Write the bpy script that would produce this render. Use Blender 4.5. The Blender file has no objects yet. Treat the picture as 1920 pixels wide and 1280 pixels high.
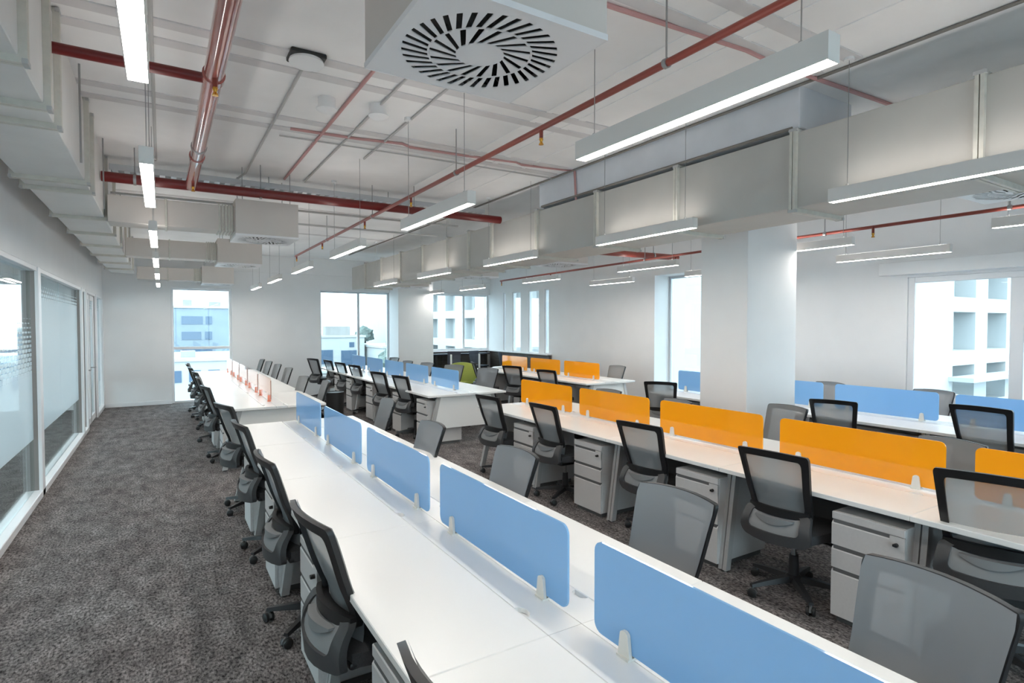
import bpy, bmesh, math, random
from math import sin, cos, pi, radians as R
from mathutils import Vector, Matrix
random.seed(7)
S = bpy.context.scene
COL = S.collection

# ------------------------------------------------------------------ camera
cam_d = bpy.data.cameras.new('camera')
cam_d.sensor_width = 36.0
cam_d.lens = 1062.9 / 1920 * 36
cam_d.clip_start = 0.02
cam_d.clip_end = 400
cam = bpy.data.objects.new('camera', cam_d)
COL.objects.link(cam)
cam.location = (0, 0, 1.75)
cam.rotation_euler = (R(90 - 1.609), 0, R(-31.667))
S.camera = cam

# ------------------------------------------------------------------ sky (overcast) and exposure
W = bpy.data.worlds.new('overcast_sky')
S.world = W
W.use_nodes = True
wb = W.node_tree.nodes['Background']
wb.inputs[0].default_value = (0.68, 0.89, 1.0, 1)
wb.inputs[1].default_value = 2.8
LAMP = 23.0
ADDED_UPLIGHT = 4.5  # strength of the added uplight that brightens the ceiling
S.view_settings.view_transform = 'Standard'
S.view_settings.look = 'None'
S.view_settings.gamma = 1.0
S.view_settings.use_curve_mapping = False
S.view_settings.exposure = 1.22
S.cycles.diffuse_bounces = 8
S.cycles.transparent_max_bounces = 24

# ------------------------------------------------------------------ materials
def new_mat(name):
    m = bpy.data.materials.new(name)
    m.use_nodes = True
    nt = m.node_tree
    return m, nt, nt.nodes['Principled BSDF'], nt.nodes['Material Output']

def pmat(name, col, rough=.5, metal=0., spec=.5, noise=0., nscale=30., bump=0., coat=0., stretch=None):
    m, nt, b, o = new_mat(name)
    b.inputs['Base Color'].default_value = (*col, 1)
    b.inputs['Roughness'].default_value = rough
    b.inputs['Metallic'].default_value = metal
    b.inputs['Specular IOR Level'].default_value = spec
    b.inputs['Coat Weight'].default_value = coat
    b.inputs['Coat Roughness'].default_value = .05
    if noise or bump:
        tc = nt.nodes.new('ShaderNodeTexCoord')
        mp = nt.nodes.new('ShaderNodeMapping')
        nt.links.new(tc.outputs['Object'], mp.inputs[0])
        if stretch:
            mp.inputs['Scale'].default_value = stretch
        n = nt.nodes.new('ShaderNodeTexNoise')
        n.inputs['Scale'].default_value = nscale
        n.inputs['Detail'].default_value = 4
        nt.links.new(mp.outputs[0], n.inputs['Vector'])
        if noise:
            r = nt.nodes.new('ShaderNodeValToRGB')
            r.color_ramp.elements[0].position = .3
            r.color_ramp.elements[1].position = .7
            r.color_ramp.elements[0].color = (*[c * (1 - noise) for c in col], 1)
            r.color_ramp.elements[1].color = (*[min(1, c * (1 + noise)) for c in col], 1)
            nt.links.new(n.outputs[0], r.inputs[0])
            nt.links.new(r.outputs[0], b.inputs['Base Color'])
        if bump:
            bp = nt.nodes.new('ShaderNodeBump')
            bp.inputs['Strength'].default_value = bump
            bp.inputs['Distance'].default_value = .01
            nt.links.new(n.outputs[0], bp.inputs['Height'])
            nt.links.new(bp.outputs[0], b.inputs['Normal'])
    return m

M = {}
M['wall'] = pmat('wall_paint', (.82, .82, .82), .75, noise=.015, nscale=3)
M['ceiling'] = pmat('ceiling_paint', (.85, .84, .835), .85, noise=.04, nscale=2.2, bump=.04)
M['ceiling_band'] = pmat('ceiling_strip_grey', (.66, .64, .64), .85, noise=.05, nscale=6)
M['beam'] = pmat('beam_paint', (.74, .75, .78), .85, noise=.05, nscale=3)
M['white_frame'] = pmat('white_frame_paint', (.82, .82, .83), .4)
M['grey_frame'] = pmat('grey_brown_frame', (.27, .245, .23), .45)
M['alu'] = pmat('window_aluminium', (.62, .65, .68), .4, metal=.2)
M['desk'] = pmat('white_laminate', (.86, .855, .83), .30, spec=.4)
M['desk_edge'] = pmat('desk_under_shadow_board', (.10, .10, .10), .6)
M['flap'] = pmat('white_flap_laminate', (.84, .84, .83), .22, spec=.5)
M['panel_white'] = pmat('end_panel_laminate', (.83, .83, .81), .4)
M['leg_metal'] = pmat('leg_silver_paint', (.52, .51, .50), .4, metal=.35)
M['ped'] = pmat('pedestal_powder_coat', (.58, .565, .555), .5, noise=.02, nscale=60)
M['ped_dark'] = pmat('pedestal_groove', (.12, .12, .12), .6)
M['lock'] = pmat('lock_black', (.015, .015, .015), .3)
M['chair_black'] = pmat('chair_black_plastic', (.011, .011, .012), .42)
M['chair_grey'] = pmat('chair_grey_plastic', (.050, .050, .052), .5, noise=.04, nscale=80)
M['chair_pad'] = pmat('chair_pad_grey', (.22, .225, .23), .6)
M['chair_fabric'] = pmat('chair_seat_fabric', (.05, .05, .053), .9, noise=.2, nscale=220, bump=.1)
M['chair_base'] = pmat('chair_base_nylon', (.022, .022, .024), .4)
M['caster'] = pmat('caster_rubber', (.02, .02, .02), .45)
M['caster_hood'] = pmat('caster_hood_grey', (.10, .10, .10), .4)
M['tag'] = pmat('white_tag', (.85, .85, .85), .4)
M['clip'] = pmat('ivory_clip', (.74, .73, .68), .4)
M['clip_orange'] = pmat('orange_clip', (.85, .20, .08), .35)
M['lamp_body'] = pmat('lamp_housing_white', (.74, .71, .68), .45)
M['wire'] = pmat('suspension_steel', (.35, .35, .35), .35, metal=.8)
M['duct'] = pmat('duct_painted_beige', (.53, .51, .475), .55, noise=.03, nscale=4)
M['duct_white'] = pmat('duct_painted_off_white', (.72, .71, .69), .55, noise=.03, nscale=4)
M['duct_tan'] = pmat('plenum_box_tan', (.64, .59, .55), .55, noise=.02, nscale=4)
M['duct_flange'] = pmat('duct_flange_beige', (.62, .60, .54), .5, noise=.06, nscale=20)
M['diff_white'] = pmat('diffuser_white', (.80, .79, .80), .4)
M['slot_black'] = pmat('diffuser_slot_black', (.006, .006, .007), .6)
M['vane'] = pmat('diffuser_vane_black', (.02, .02, .02), .5)
M['pipe_red'] = pmat('pipe_red_paint', (.25, .05, .035), .35, spec=.5)
M['pipe_red_dark'] = pmat('pipe_dark_red_paint', (.15, .012, .011), .3)
M['pipe_wrap'] = pmat('pipe_clear_wrapped_red', (.40, .13, .11), .12, spec=.9, coat=.8, noise=.25, nscale=9, stretch=(1, .15, 1))
M['brass'] = pmat('sprinkler_brass', (.75, .38, .06), .25, metal=.8)
M['conduit'] = pmat('conduit_grey', (.50, .49, .48), .5)
M['cable_pink'] = pmat('red_cable_faded', (.55, .30, .29), .6)
M['conduit_dark'] = pmat('conduit_dark', (.22, .20, .18), .6)
M['tray'] = pmat('cable_tray_galvanised', (.52, .54, .56), .4, metal=.4)
M['plastic_white'] = pmat('device_white_plastic', (.82, .82, .82), .35)
M['black'] = pmat('device_black', (.02, .02, .02), .5)
M['dark_panel'] = pmat('dark_wood_panel', (.085, .075, .068), .55, noise=.3, nscale=4, stretch=(1, 1, 9))
M['stool'] = pmat('stool_navy_plastic', (.03, .036, .055), .5)
M['lime'] = pmat('lime_felt', (.52, .60, .13), .9, noise=.1, nscale=90)
M['ext_white'] = pmat('exterior_white_render', (.40, .41, .41), .9, noise=.02, nscale=1)
M['ext_grey'] = pmat('exterior_grey_blue', (.20, .24, .28), .9, noise=.08, nscale=1)
M['ext_band'] = pmat('exterior_window_band', (.06, .10, .16), .4)
M['ext_roof'] = pmat('exterior_flat_roof', (.28, .27, .26), .9, noise=.1, nscale=1)
M['ext_glass'] = pmat('exterior_window_glass', (.08, .13, .16), .15, spec=.8)
M['ground'] = pmat('street_ground', (.25, .26, .27), .95, noise=.2, nscale=.15)
M['foliage'] = pmat('street_foliage', (.11, .14, .125), .95, noise=.4, nscale=3)

def carpet():
    m, nt, b, o = new_mat('tweed_carpet')
    b.inputs['Roughness'].default_value = .95
    b.inputs['Specular IOR Level'].default_value = .15
    tc = nt.nodes.new('ShaderNodeTexCoord')
    def noise(scale, det, st=(1, 1, 1)):
        mp = nt.nodes.new('ShaderNodeMapping'); mp.inputs['Scale'].default_value = st
        nt.links.new(tc.outputs['Object'], mp.inputs[0])
        n = nt.nodes.new('ShaderNodeTexNoise'); n.inputs['Scale'].default_value = scale
        n.inputs['Detail'].default_value = det; n.inputs['Roughness'].default_value = .7
        nt.links.new(mp.outputs[0], n.inputs['Vector'])
        return n.outputs[0]
    def ramp(src, a, bcol, p0, p1):
        r = nt.nodes.new('ShaderNodeValToRGB')
        r.color_ramp.elements[0].position = p0; r.color_ramp.elements[1].position = p1
        r.color_ramp.elements[0].color = (*a, 1); r.color_ramp.elements[1].color = (*bcol, 1)
        nt.links.new(src, r.inputs[0]); return r.outputs[0]
    def mix(kind, fac, a, c):
        x = nt.nodes.new('ShaderNodeMix'); x.data_type = 'RGBA'; x.blend_type = kind
        x.inputs[0].default_value = fac
        nt.links.new(a, x.inputs[6]); nt.links.new(c, x.inputs[7]); return x.outputs[2]
    n1 = noise(70, 5, (1, .55, 1)); n2 = noise(9, 5, (1, .45, 1)); n3 = noise(1.6, 3)
    c1 = ramp(n1, (.020, .0195, .0195), (.42, .40, .388), .36, .70)
    c2 = ramp(n2, (.55, .53, .53), (1.25, 1.2, 1.2), .35, .65)
    c3 = ramp(n3, (.84, .80, .80), (1.08, 1.08, 1.08), .35, .65)
    c = mix('MULTIPLY', 1, c1, c2); c = mix('MULTIPLY', 1, c, c3)
    nt.links.new(c, b.inputs['Base Color'])
    bp = nt.nodes.new('ShaderNodeBump'); bp.inputs['Strength'].default_value = .5; bp.inputs['Distance'].default_value = .006
    nt.links.new(n1, bp.inputs['Height']); nt.links.new(bp.outputs[0], b.inputs['Normal'])
    return m
M['carpet'] = carpet()

def acrylic(name, col, trans):
    m, nt, b, o = new_mat(name)
    b.inputs['Base Color'].default_value = (*col, 1)
    b.inputs['Roughness'].default_value = .06
    b.inputs['IOR'].default_value = 1.65
    t = nt.nodes.new('ShaderNodeBsdfTranslucent'); t.inputs[0].default_value = (*col, 1)
    mx = nt.nodes.new('ShaderNodeMixShader'); mx.inputs[0].default_value = trans
    nt.links.new(b.outputs[0], mx.inputs[1]); nt.links.new(t.outputs[0], mx.inputs[2])
    nt.links.new(mx.outputs[0], o.inputs['Surface'])
    return m
M['acr_blue'] = acrylic('blue_acrylic', (.34, .60, .86), .4)
M['acr_orange'] = acrylic('orange_acrylic', (1.0, .50, .02), .4)
def tinted(name, col, refl=.35):
    m, nt, b, o = new_mat(name)
    t = nt.nodes.new('ShaderNodeBsdfTransparent'); t.inputs[0].default_value = (*col, 1)
    g = nt.nodes.new('ShaderNodeBsdfGlossy'); g.inputs['Roughness'].default_value = .03
    f = nt.nodes.new('ShaderNodeFresnel'); f.inputs[0].default_value = 1.45
    ml = nt.nodes.new('ShaderNodeMath'); ml.operation = 'MULTIPLY'; ml.inputs[1].default_value = refl
    nt.links.new(f.outputs[0], ml.inputs[0])
    mx = nt.nodes.new('ShaderNodeMixShader')
    nt.links.new(ml.outputs[0], mx.inputs[0]); nt.links.new(t.outputs[0], mx.inputs[1]); nt.links.new(g.outputs[0], mx.inputs[2])
    nt.links.new(mx.outputs[0], o.inputs['Surface'])
    return m
M['acr_clear_orange'] = tinted('clear_orange_acrylic', (1.0, .88, .83))
M['acr_edge'] = pmat('dark_orange_acrylic_edge', (.36, .14, .09), .2)

def glass(name, tint, refl=1.0):
    m, nt, b, o = new_mat(name)
    t = nt.nodes.new('ShaderNodeBsdfTransparent'); t.inputs[0].default_value = (*tint, 1)
    g = nt.nodes.new('ShaderNodeBsdfGlossy'); g.inputs['Roughness'].default_value = .0
    f = nt.nodes.new('ShaderNodeFresnel'); f.inputs[0].default_value = 1.45
    ml = nt.nodes.new('ShaderNodeMath'); ml.operation = 'MULTIPLY'; ml.inputs[1].default_value = refl
    nt.links.new(f.outputs[0], ml.inputs[0])
    mx = nt.nodes.new('ShaderNodeMixShader')
    nt.links.new(ml.outputs[0], mx.inputs[0]); nt.links.new(t.outputs[0], mx.inputs[1]); nt.links.new(g.outputs[0], mx.inputs[2])
    nt.links.new(mx.outputs[0], o.inputs['Surface'])
    return m
M['glass'] = glass('window_glass', (.96, .985, .99), .6)

def film_glass(name, f0, f1):
    # clear partition glass carrying a frosted film: solid in the middle, dissolving into dashes towards its top
    m, nt, b, o = new_mat(name)
    N = nt.nodes.new; L = nt.links.new
    geo = N('ShaderNodeNewGeometry'); sp = N('ShaderNodeSeparateXYZ'); L(geo.outputs['Position'], sp.inputs[0])
    def math_(op, a, bb=None, cl=False):
        x = N('ShaderNodeMath'); x.operation = op; x.use_clamp = cl
        for i, v in enumerate((a, bb)):
            if v is None: continue
            if isinstance(v, (int, float)): x.inputs[i].default_value = v
            else: L(v, x.inputs[i])
        return x.outputs[0]
    z = sp.outputs[2]; y = sp.outputs[1]
    low = math_('GREATER_THAN', z, .60)
    # fade 0 at z=1.15 -> 1 at z=1.75
    fade = math_('DIVIDE', math_('SUBTRACT', z, f0), f1 - f0, True)
    wv = math_('ABSOLUTE', math_('SINE', math_('MULTIPLY', z, 70.0)))
    wy = math_('ABSOLUTE', math_('SINE', math_('ADD', math_('MULTIPLY', y, 22.0), math_('MULTIPLY', math_('FLOOR', math_('MULTIPLY', z, 22.28)), 1.57))))
    dots = math_('MULTIPLY', wv, wy)
    solid = math_('GREATER_THAN', dots, fade)
    mask = math_('MULTIPLY', low, solid)
    t = N('ShaderNodeBsdfTransparent'); t.inputs[0].default_value = (.93, .97, .97, 1)
    tr = N('ShaderNodeBsdfTranslucent'); tr.inputs[0].default_value = (.90, .97, 1.0, 1)
    df = N('ShaderNodeBsdfDiffuse'); df.inputs[0].default_value = (.78, .87, .90, 1)
    fm = N('ShaderNodeMixShader'); fm.inputs[0].default_value = .5; L(tr.outputs[0], fm.inputs[1]); L(df.outputs[0], fm.inputs[2])
    ff = N('ShaderNodeMixShader'); ff.inputs[0].default_value = .9; L(t.outputs[0], ff.inputs[1]); L(fm.outputs[0], ff.inputs[2])
    a = N('ShaderNodeMixShader'); L(mask, a.inputs[0]); L(t.outputs[0], a.inputs[1]); L(ff.outputs[0], a.inputs[2])
    g = N('ShaderNodeBsdfGlossy'); g.inputs['Roughness'].default_value = .0
    f = N('ShaderNodeFresnel'); f.inputs[0].default_value = 1.45
    fl = math_('MULTIPLY', f.outputs[0], .55)
    mx = N('ShaderNodeMixShader'); L(fl, mx.inputs[0]); L(a.outputs[0], mx.inputs[1]); L(g.outputs[0], mx.inputs[2])
    L(mx.outputs[0], o.inputs['Surface'])
    return m
M['film'] = film_glass('frosted_film_glass_dissolving', 1.25, 1.85)
M['film_tall'] = film_glass('frosted_film_glass_tall', 2.02, 2.2)

def mesh_fabric():
    m, nt, b, o = new_mat('chair_mesh_fabric')
    b.inputs['Base Color'].default_value = (.26, .275, .288, 1)
    b.inputs['Roughness'].default_value = .85
    b.inputs['Specular IOR Level'].default_value = .2
    t = nt.nodes.new('ShaderNodeBsdfTransparent')
    mx = nt.nodes.new('ShaderNodeMixShader'); mx.inputs[0].default_value = .78
    nt.links.new(t.outputs[0], mx.inputs[1]); nt.links.new(b.outputs[0], mx.inputs[2])
    nt.links.new(mx.outputs[0], o.inputs['Surface'])
    return m
M['mesh'] = mesh_fabric()

def emit(name, col, st):
    m, nt, b, o = new_mat(name)
    e = nt.nodes.new('ShaderNodeEmission'); e.inputs[0].default_value = (*col, 1); e.inputs[1].default_value = st
    nt.links.new(e.outputs[0], o.inputs['Surface'])
    return m
M['lamp'] = emit('lamp_diffuser_lit', (1.0, .945, .88), LAMP)
M['added_uplight'] = emit('added_uplight_glow', (1.0, .945, .89), ADDED_UPLIGHT)

# ------------------------------------------------------------------ mesh builder
class MB:
    def __init__(s): s.v = []; s.f = []
    def add(s, vs, fs):
        k = len(s.v); s.v += [tuple(p) for p in vs]; s.f += [[i + k for i in f] for f in fs]; return s
    def box(s, x0, x1, y0, y1, z0, z1):
        return s.add([(x0, y0, z0), (x1, y0, z0), (x1, y1, z0), (x0, y1, z0), (x0, y0, z1), (x1, y0, z1), (x1, y1, z1), (x0, y1, z1)],
                     [(0, 3, 2, 1), (4, 5, 6, 7), (0, 1, 5, 4), (1, 2, 6, 5), (2, 3, 7, 6), (3, 0, 4, 7)])
    def bbox(s, x0, x1, y0, y1, z0, z1, b=.004, seg=1):
        bm = bmesh.new()
        bmesh.ops.create_cube(bm, size=1)
        for v in bm.verts:
            v.co = ((x0 + x1) / 2 + v.co.x * (x1 - x0), (y0 + y1) / 2 + v.co.y * (y1 - y0), (z0 + z1) / 2 + v.co.z * (z1 - z0))
        bmesh.ops.bevel(bm, geom=bm.edges[:], offset=b, segments=seg, affect='EDGES', profile=.5)
        bm.verts.index_update()
        s.add([v.co[:] for v in bm.verts], [[v.index for v in f.verts] for f in bm.faces]); bm.free(); return s
    def prism(s, pts, axis, a, b):
        # outline pts (2D) extruded along axis from a to b
        n = len(pts)
        def P(p, t): return (t, p[0], p[1]) if axis == 'x' else ((p[0], t, p[1]) if axis == 'y' else (p[0], p[1], t))
        vs = [P(p, a) for p in pts] + [P(p, b) for p in pts]
        fs = [list(range(n))[::-1], list(range(n, 2 * n))] + [[i, (i + 1) % n, n + (i + 1) % n, n + i] for i in range(n)]
        return s.add(vs, fs)
    def tube(s, path, r, n=10, cap=True):
        path = [Vector(p) for p in path]; rings = []
        rr = r if isinstance(r, (list, tuple)) else [r] * len(path)
        prev = None
        for i, p in enumerate(path):
            a = path[max(i - 1, 0)]; b = path[min(i + 1, len(path) - 1)]
            d = (b - a).normalized()
            up = Vector((0, 0, 1)) if abs(d.z) < .9 else Vector((0, 1, 0))
            x = d.cross(up).normalized(); y = d.cross(x).normalized()
            rings.append([p + (x * cos(2 * pi * k / n) + y * sin(2 * pi * k / n)) * rr[i] for k in range(n)])
        vs = [q for g in rings for q in g]; fs = []
        for i in range(len(rings) - 1):
            for k in range(n):
                fs.append([i * n + k, i * n + (k + 1) % n, (i + 1) * n + (k + 1) % n, (i + 1) * n + k])
        if cap: fs += [list(range(n)), list(range(len(vs) - n, len(vs)))[::-1]]
        return s.add(vs, fs)
    def lathe(s, prof, c=(0, 0, 0), n=20):
        vs = []; fs = []
        for r, z in prof:
            for k in range(n): vs.append((c[0] + r * cos(2 * pi * k / n), c[1] + r * sin(2 * pi * k / n), c[2] + z))
        for i in range(len(prof) - 1):
            for k in range(n): fs.append([i * n + k, i * n + (k + 1) % n, (i + 1) * n + (k + 1) % n, (i + 1) * n + k])
        fs += [list(range(n))[::-1], list(range(len(vs) - n, len(vs)))]
        return s.add(vs, fs)
    def sheet(s, fn, nu, nv):
        vs = [fn(-1 + 2 * i / nu, -1 + 2 * j / nv) for j in range(nv + 1) for i in range(nu + 1)]
        fs = [[j * (nu + 1) + i, j * (nu + 1) + i + 1, (j + 1) * (nu + 1) + i + 1, (j + 1) * (nu + 1) + i] for j in range(nv) for i in range(nu)]
        return s.add(vs, fs)
    def slab(s, fn, nu, nv, off):
        # closed slab between fn and fn displaced by off(x,y,z vector)
        k = len(s.v); s.sheet(fn, nu, nv); m = len(s.v) - k
        top = [tuple(Vector(p) + Vector(off)) for p in s.v[k:k + m]]
        base = len(s.v); s.v += top
        nfs = [[base + (i - k) for i in f][::-1] for f in s.f if min(f) >= k]
        s.f += nfs
        W_ = nu + 1
        ring = [i for i in range(W_)] + [j * W_ + nu for j in range(1, nv + 1)] + [nv * W_ + i for i in range(nu - 1, -1, -1)] + [j * W_ for j in range(nv - 1, 0, -1)]
        for a, b in zip(ring, ring[1:] + ring[:1]): s.f.append([k + b, k + a, base + a, base + b])
        return s
    def ring(s, outer, inner, fn, off):
        # solid frame between two outlines (lists of 2D params), fn maps param -> 3D, off = thickness vector
        n = len(outer); o = Vector(off)
        A = [Vector(fn(*p)) for p in outer]; B = [Vector(fn(*p)) for p in inner]
        vs = [tuple(p) for p in A] + [tuple(p) for p in B] + [tuple(p + o) for p in A] + [tuple(p + o) for p in B]
        fs = []
        for i in range(n):
            j = (i + 1) % n
            fs += [[i, j, n + j, n + i], [2 * n + j, 2 * n + i, 3 * n + i, 3 * n + j], [j, i, 2 * n + i, 2 * n + j], [n + i, n + j, 3 * n + j, 3 * n + i]]
        return s.add(vs, fs)
    def mesh(s, name, mat, smooth=False):
        me = bpy.data.meshes.new(name)
        me.from_pydata(s.v, [], s.f); me.update()
        bm = bmesh.new(); bm.from_mesh(me); bmesh.ops.recalc_face_normals(bm, faces=bm.faces[:]); bm.to_mesh(me); bm.free()
        me.materials.append(M[mat] if isinstance(mat, str) else mat)
        if smooth:
            for p in me.polygons: p.use_smooth = True
            if smooth == 'auto':
                me.set_sharp_from_angle(angle=R(40))
        return me
    def build(s, name, mat, parent=None, smooth=False, loc=(0, 0, 0), rot=0.):
        return put(name, s.mesh(name, mat, smooth), parent, loc, rot)

def put(name, me, parent=None, loc=(0, 0, 0), rot=0.):
    o = bpy.data.objects.new(name, me); COL.objects.link(o)
    o.location = loc; o.rotation_euler = (0, 0, rot)
    if parent: o.parent = parent
    return o
def empty(name, loc=(0, 0, 0), rot=0.):
    o = bpy.data.objects.new(name, None); COL.objects.link(o)
    o.empty_display_size = .1; o.location = loc; o.rotation_euler = (0, 0, rot); return o
def tag(o, label, cat, group=None):
    o['label'] = label; o['category'] = cat
    if group: o['group'] = group
    return o
def struct(o, label, cat):
    o['kind'] = 'structure'; o['label'] = label; o['category'] = cat; return o
def copy_tree(o, parent=None):
    c = o.copy(); COL.objects.link(c)
    if parent: c.parent = parent
    for ch in KIDS[o.name]: copy_tree(ch, c)
    return c
KIDS = {}
def index_kids(o):
    KIDS[o.name] = [c for c in COL.objects if c.parent == o]
    for c in KIDS[o.name]: index_kids(c)
def rrect(x0, x1, y0, y1, r, n=5):
    pts = []
    for cx, cy, a0 in ((x1 - r, y1 - r, 0), (x0 + r, y1 - r, pi / 2), (x0 + r, y0 + r, pi), (x1 - r, y0 + r, 3 * pi / 2)):
        for k in range(n + 1):
            a = a0 + pi / 2 * k / n; pts.append((cx + r * cos(a), cy + r * sin(a)))
    return pts
ORD = ['first', 'second', 'third', 'fourth', 'fifth', 'sixth', 'seventh', 'eighth']

# ================================================================== THE SETTING
ZC = 3.43                       # ceiling
XL, XR, YF, YB = -1.07, 8.33, 14.75, -4.2
struct(MB().box(-4.8, 9.0, YB - .2, YF + .3, -.15, 0).build('floor', 'carpet'), 'dark grey tweed carpet floor of the office', 'floor')
ceil = struct(MB().box(-4.8, 9.0, YB - .2, YF + .3, ZC, ZC + .15).build('ceiling', 'ceiling'), 'white painted exposed concrete ceiling', 'ceiling')
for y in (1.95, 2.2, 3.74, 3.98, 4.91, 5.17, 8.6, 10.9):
    MB().bbox(-.9, 3.75, y - .05, y + .05, ZC - .008, ZC + .01, .003).build('ceiling_strip', 'ceiling_band', ceil)  # shallow strips, greyer than the ceiling around them
for x, w in ((2.62, .05), (2.95, .07), (3.3, .04)):
    MB().bbox(x - w / 2, x + w / 2, -3, 6.5, ZC - .006, ZC + .01, .002).build('ceiling_strip', 'ceiling', ceil)

def wall_with_holes(axis, pos, thick, a0, a1, holes):
    """wall along axis ('x' or 'y') spanning a0..a1, z 0..ZC; holes = list of (h0,h1,z0,z1)"""
    m = MB()
    def bx(p, q, z0, z1):
        if q - p < 1e-4 or z1 - z0 < 1e-4: return
        if axis == 'x': m.box(p, q, pos, pos + thick, z0, z1)
        else: m.box(pos, pos + thick, p, q, z0, z1)
    cur = a0
    for h0, h1, z0, z1 in sorted(holes):
        bx(cur, h0, 0, ZC); bx(h0, h1, 0, z0); bx(h0, h1, z1, ZC); cur = h1
    bx(cur, a1, 0, ZC)
    return m

far_holes = [(-4.2, -2.27, 0.0, 2.62), (.17, 1.39, 0.0, 2.60), (3.41, 5.25, .42, 2.64), (6.2, 8.33, 1.03, 2.66)]
struct(wall_with_holes('x', YF, .30, -4.8, 8.33, far_holes).build('wall_far', 'wall'), 'white far wall with tall window openings', 'wall')
r_holes = [(13.85, 13.98, 1.03, 2.68), (13.06, 13.50, 1.03, 2.68), (12.18, 12.69, 1.03, 2.68), (11.73, 11.93, 1.03, 2.68),
           (6.0, 8.11, .42, 2.74), (-3.6, 3.62, .82, 2.38)]
struct(wall_with_holes('y', XR, .14, 10.9, YF + .3, r_holes[:4]).build('wall_right_corner', 'wall'), 'white end of the right-hand wall with slim slot windows', 'wall')
struct(wall_with_holes('y', XR, .50, YB, 10.9, r_holes[4:]).build('wall_right', 'wall'), 'white right-hand wall with window openings', 'wall')
struct(wall_with_holes('x', YB - .2, .2, -4.8, 9.0, [(-.9, 3.6, .2, 2.9)]).build('wall_rear', 'wall'), 'white rear wall behind the viewpoint', 'wall')
struct(wall_with_holes('y', -4.8, .2, YB, YF, [(2.4, 6.6, .4, 2.7), (8.0, 13.4, .4, 2.7)]).build('wall_left', 'wall'), 'white back wall of the meeting rooms behind the glass', 'wall')

# windows -----------------------------------------------------------
def window(n, axis, pos, a0, a1, z0, z1, mull=(), trans=(), fw=.05, label='', mat='alu', mw=.06):
    e = empty('window_%d' % n, ((a0 + a1) / 2, pos, z0) if axis == 'x' else (pos, (a0 + a1) / 2, z0))
    struct(e, label, 'window')
    ox, oy, oz = e.location
    def bar(p, q, zz0, zz1, t0=-.035, t1=.035, nm='frame_bar', mt=mat, b=.006):
        m = MB()
        if axis == 'x': m.bbox(p - ox, q - ox, t0, t1, zz0 - oz, zz1 - oz, b)
        else: m.bbox(t0, t1, p - oy, q - oy, zz0 - oz, zz1 - oz, b)
        return m.build(nm, mt, e)
    bar(a0, a0 + fw, z0, z1); bar(a1 - fw, a1, z0, z1)
    bar(a0 + fw, a1 - fw, z1 - fw, z1); bar(a0 + fw, a1 - fw, z0, z0 + fw)
    for x in mull: bar(x - mw / 2, x + mw / 2, z0 + fw, z1 - fw, nm='mullion')
    xs = [a0 + fw] + [v for x in mull for v in (x - mw / 2, x + mw / 2)] + [a1 - fw]
    for i in range(0, len(xs), 2):
        for z in trans: bar(xs[i], xs[i + 1], z - .03, z + .03, nm='transom')
        zs = [z0 + fw] + [v for z in trans for v in (z - .03, z + .03)] + [z1 - fw]
        for j in range(0, len(zs), 2):
            bar(xs[i], xs[i + 1], zs[j], zs[j + 1], -.006, .006, nm='glass_pane', mt='glass', b=.001)
    return e
window(1, 'x', YF + .12, .17, 1.39, 0, 2.60, trans=(1.24,), label='tall narrow window at the far end of the corridor', mat='white_frame')
window(2, 'x', YF + .18, 3.41, 5.25, .42, 2.64, mull=(4.42,), label='wide far window beside the far column, with city rooftops beyond', mat='alu')
window(3, 'x', YF + .15, 6.2, 8.33, 1.03, 2.66, mull=(7.51,), label='corner window in the far wall above the dark panelling', mat='white_frame')
window(4, 'x', YF + .15, -4.2, -2.27, 0, 2.62, mull=(-3.2,), label='window of the meeting room seen through the glass partition', mat='white_frame')
for i, (a, b, c, d) in enumerate(r_holes[:4]):
    window(5 + i, 'y', XR + .06, a, b, c, d, fw=.025, label='slim slot window in the right wall, %s from the far corner' % ORD[i], mat='white_frame')
window(9, 'y', XR + .44, 6.0, 8.11, .42, 2.74, mull=(7.05,), fw=.05, label='recessed window in the right wall beyond the near column', mat='alu')
window(10, 'y', XR + .06, -3.6, 3.62, .82, 2.38, mull=(-2.1, -.6, .9, 2.50), fw=.075, label='large window nearest the camera in the right wall', mat='white_frame', mw=.13)
window(12, 'y', -4.7, 2.4, 6.6, .4, 2.7, mull=(4.5,), label='added nearer outer window of the meeting rooms, unseen, for daylight', mat='white_frame')  # out of view; added so daylight reaches the corridor through the glass
window(13, 'y', -4.7, 8.0, 13.4, .4, 2.7, mull=(9.8, 11.6), label='added farther outer window of the meeting rooms, unseen, for daylight', mat='white_frame')  # second unseen window, added for more daylight behind the partition
window(11, 'x', YB - .1, -.9, 3.6, .2, 2.9, mull=(.6, 2.1), label='added wide window behind the camera, unseen, for daylight', mat='white_frame')  # unseen window, added to bring in daylight from the rear
tag(MB().bbox(XR - .16, XR, -3.9, 3.9, 2.41, 2.575, .004).build('blind_box', 'wall'), 'long white blind box above the nearest right-hand window', 'blind box')

# columns and beam ---------------------------------------------------
struct(MB().bbox(5.17, 6.03, 3.73, 4.33, 0, ZC, .004).build('wall_column_near', 'wall'), 'white square column standing between the benches', 'column')
struct(MB().bbox(5.22, 6.2, 14.08, YF, 0, ZC, .004).build('wall_column_far', 'wall'), 'white column against the far wall beside the corner window', 'column')
struct(MB().bbox(3.82, 4.5, 2.36, 5.58, 3.14, ZC + .02, .006).build('trim_ceiling_beam', 'beam'), 'pale concrete drop beam above the right-hand duct', 'beam')
struct(MB().box(-1.05, XR, YF - .05, YF, 3.02, ZC).build('trim_far_bulkhead', 'wall'), 'white bulkhead along the top of the far wall', 'bulkhead')

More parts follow.
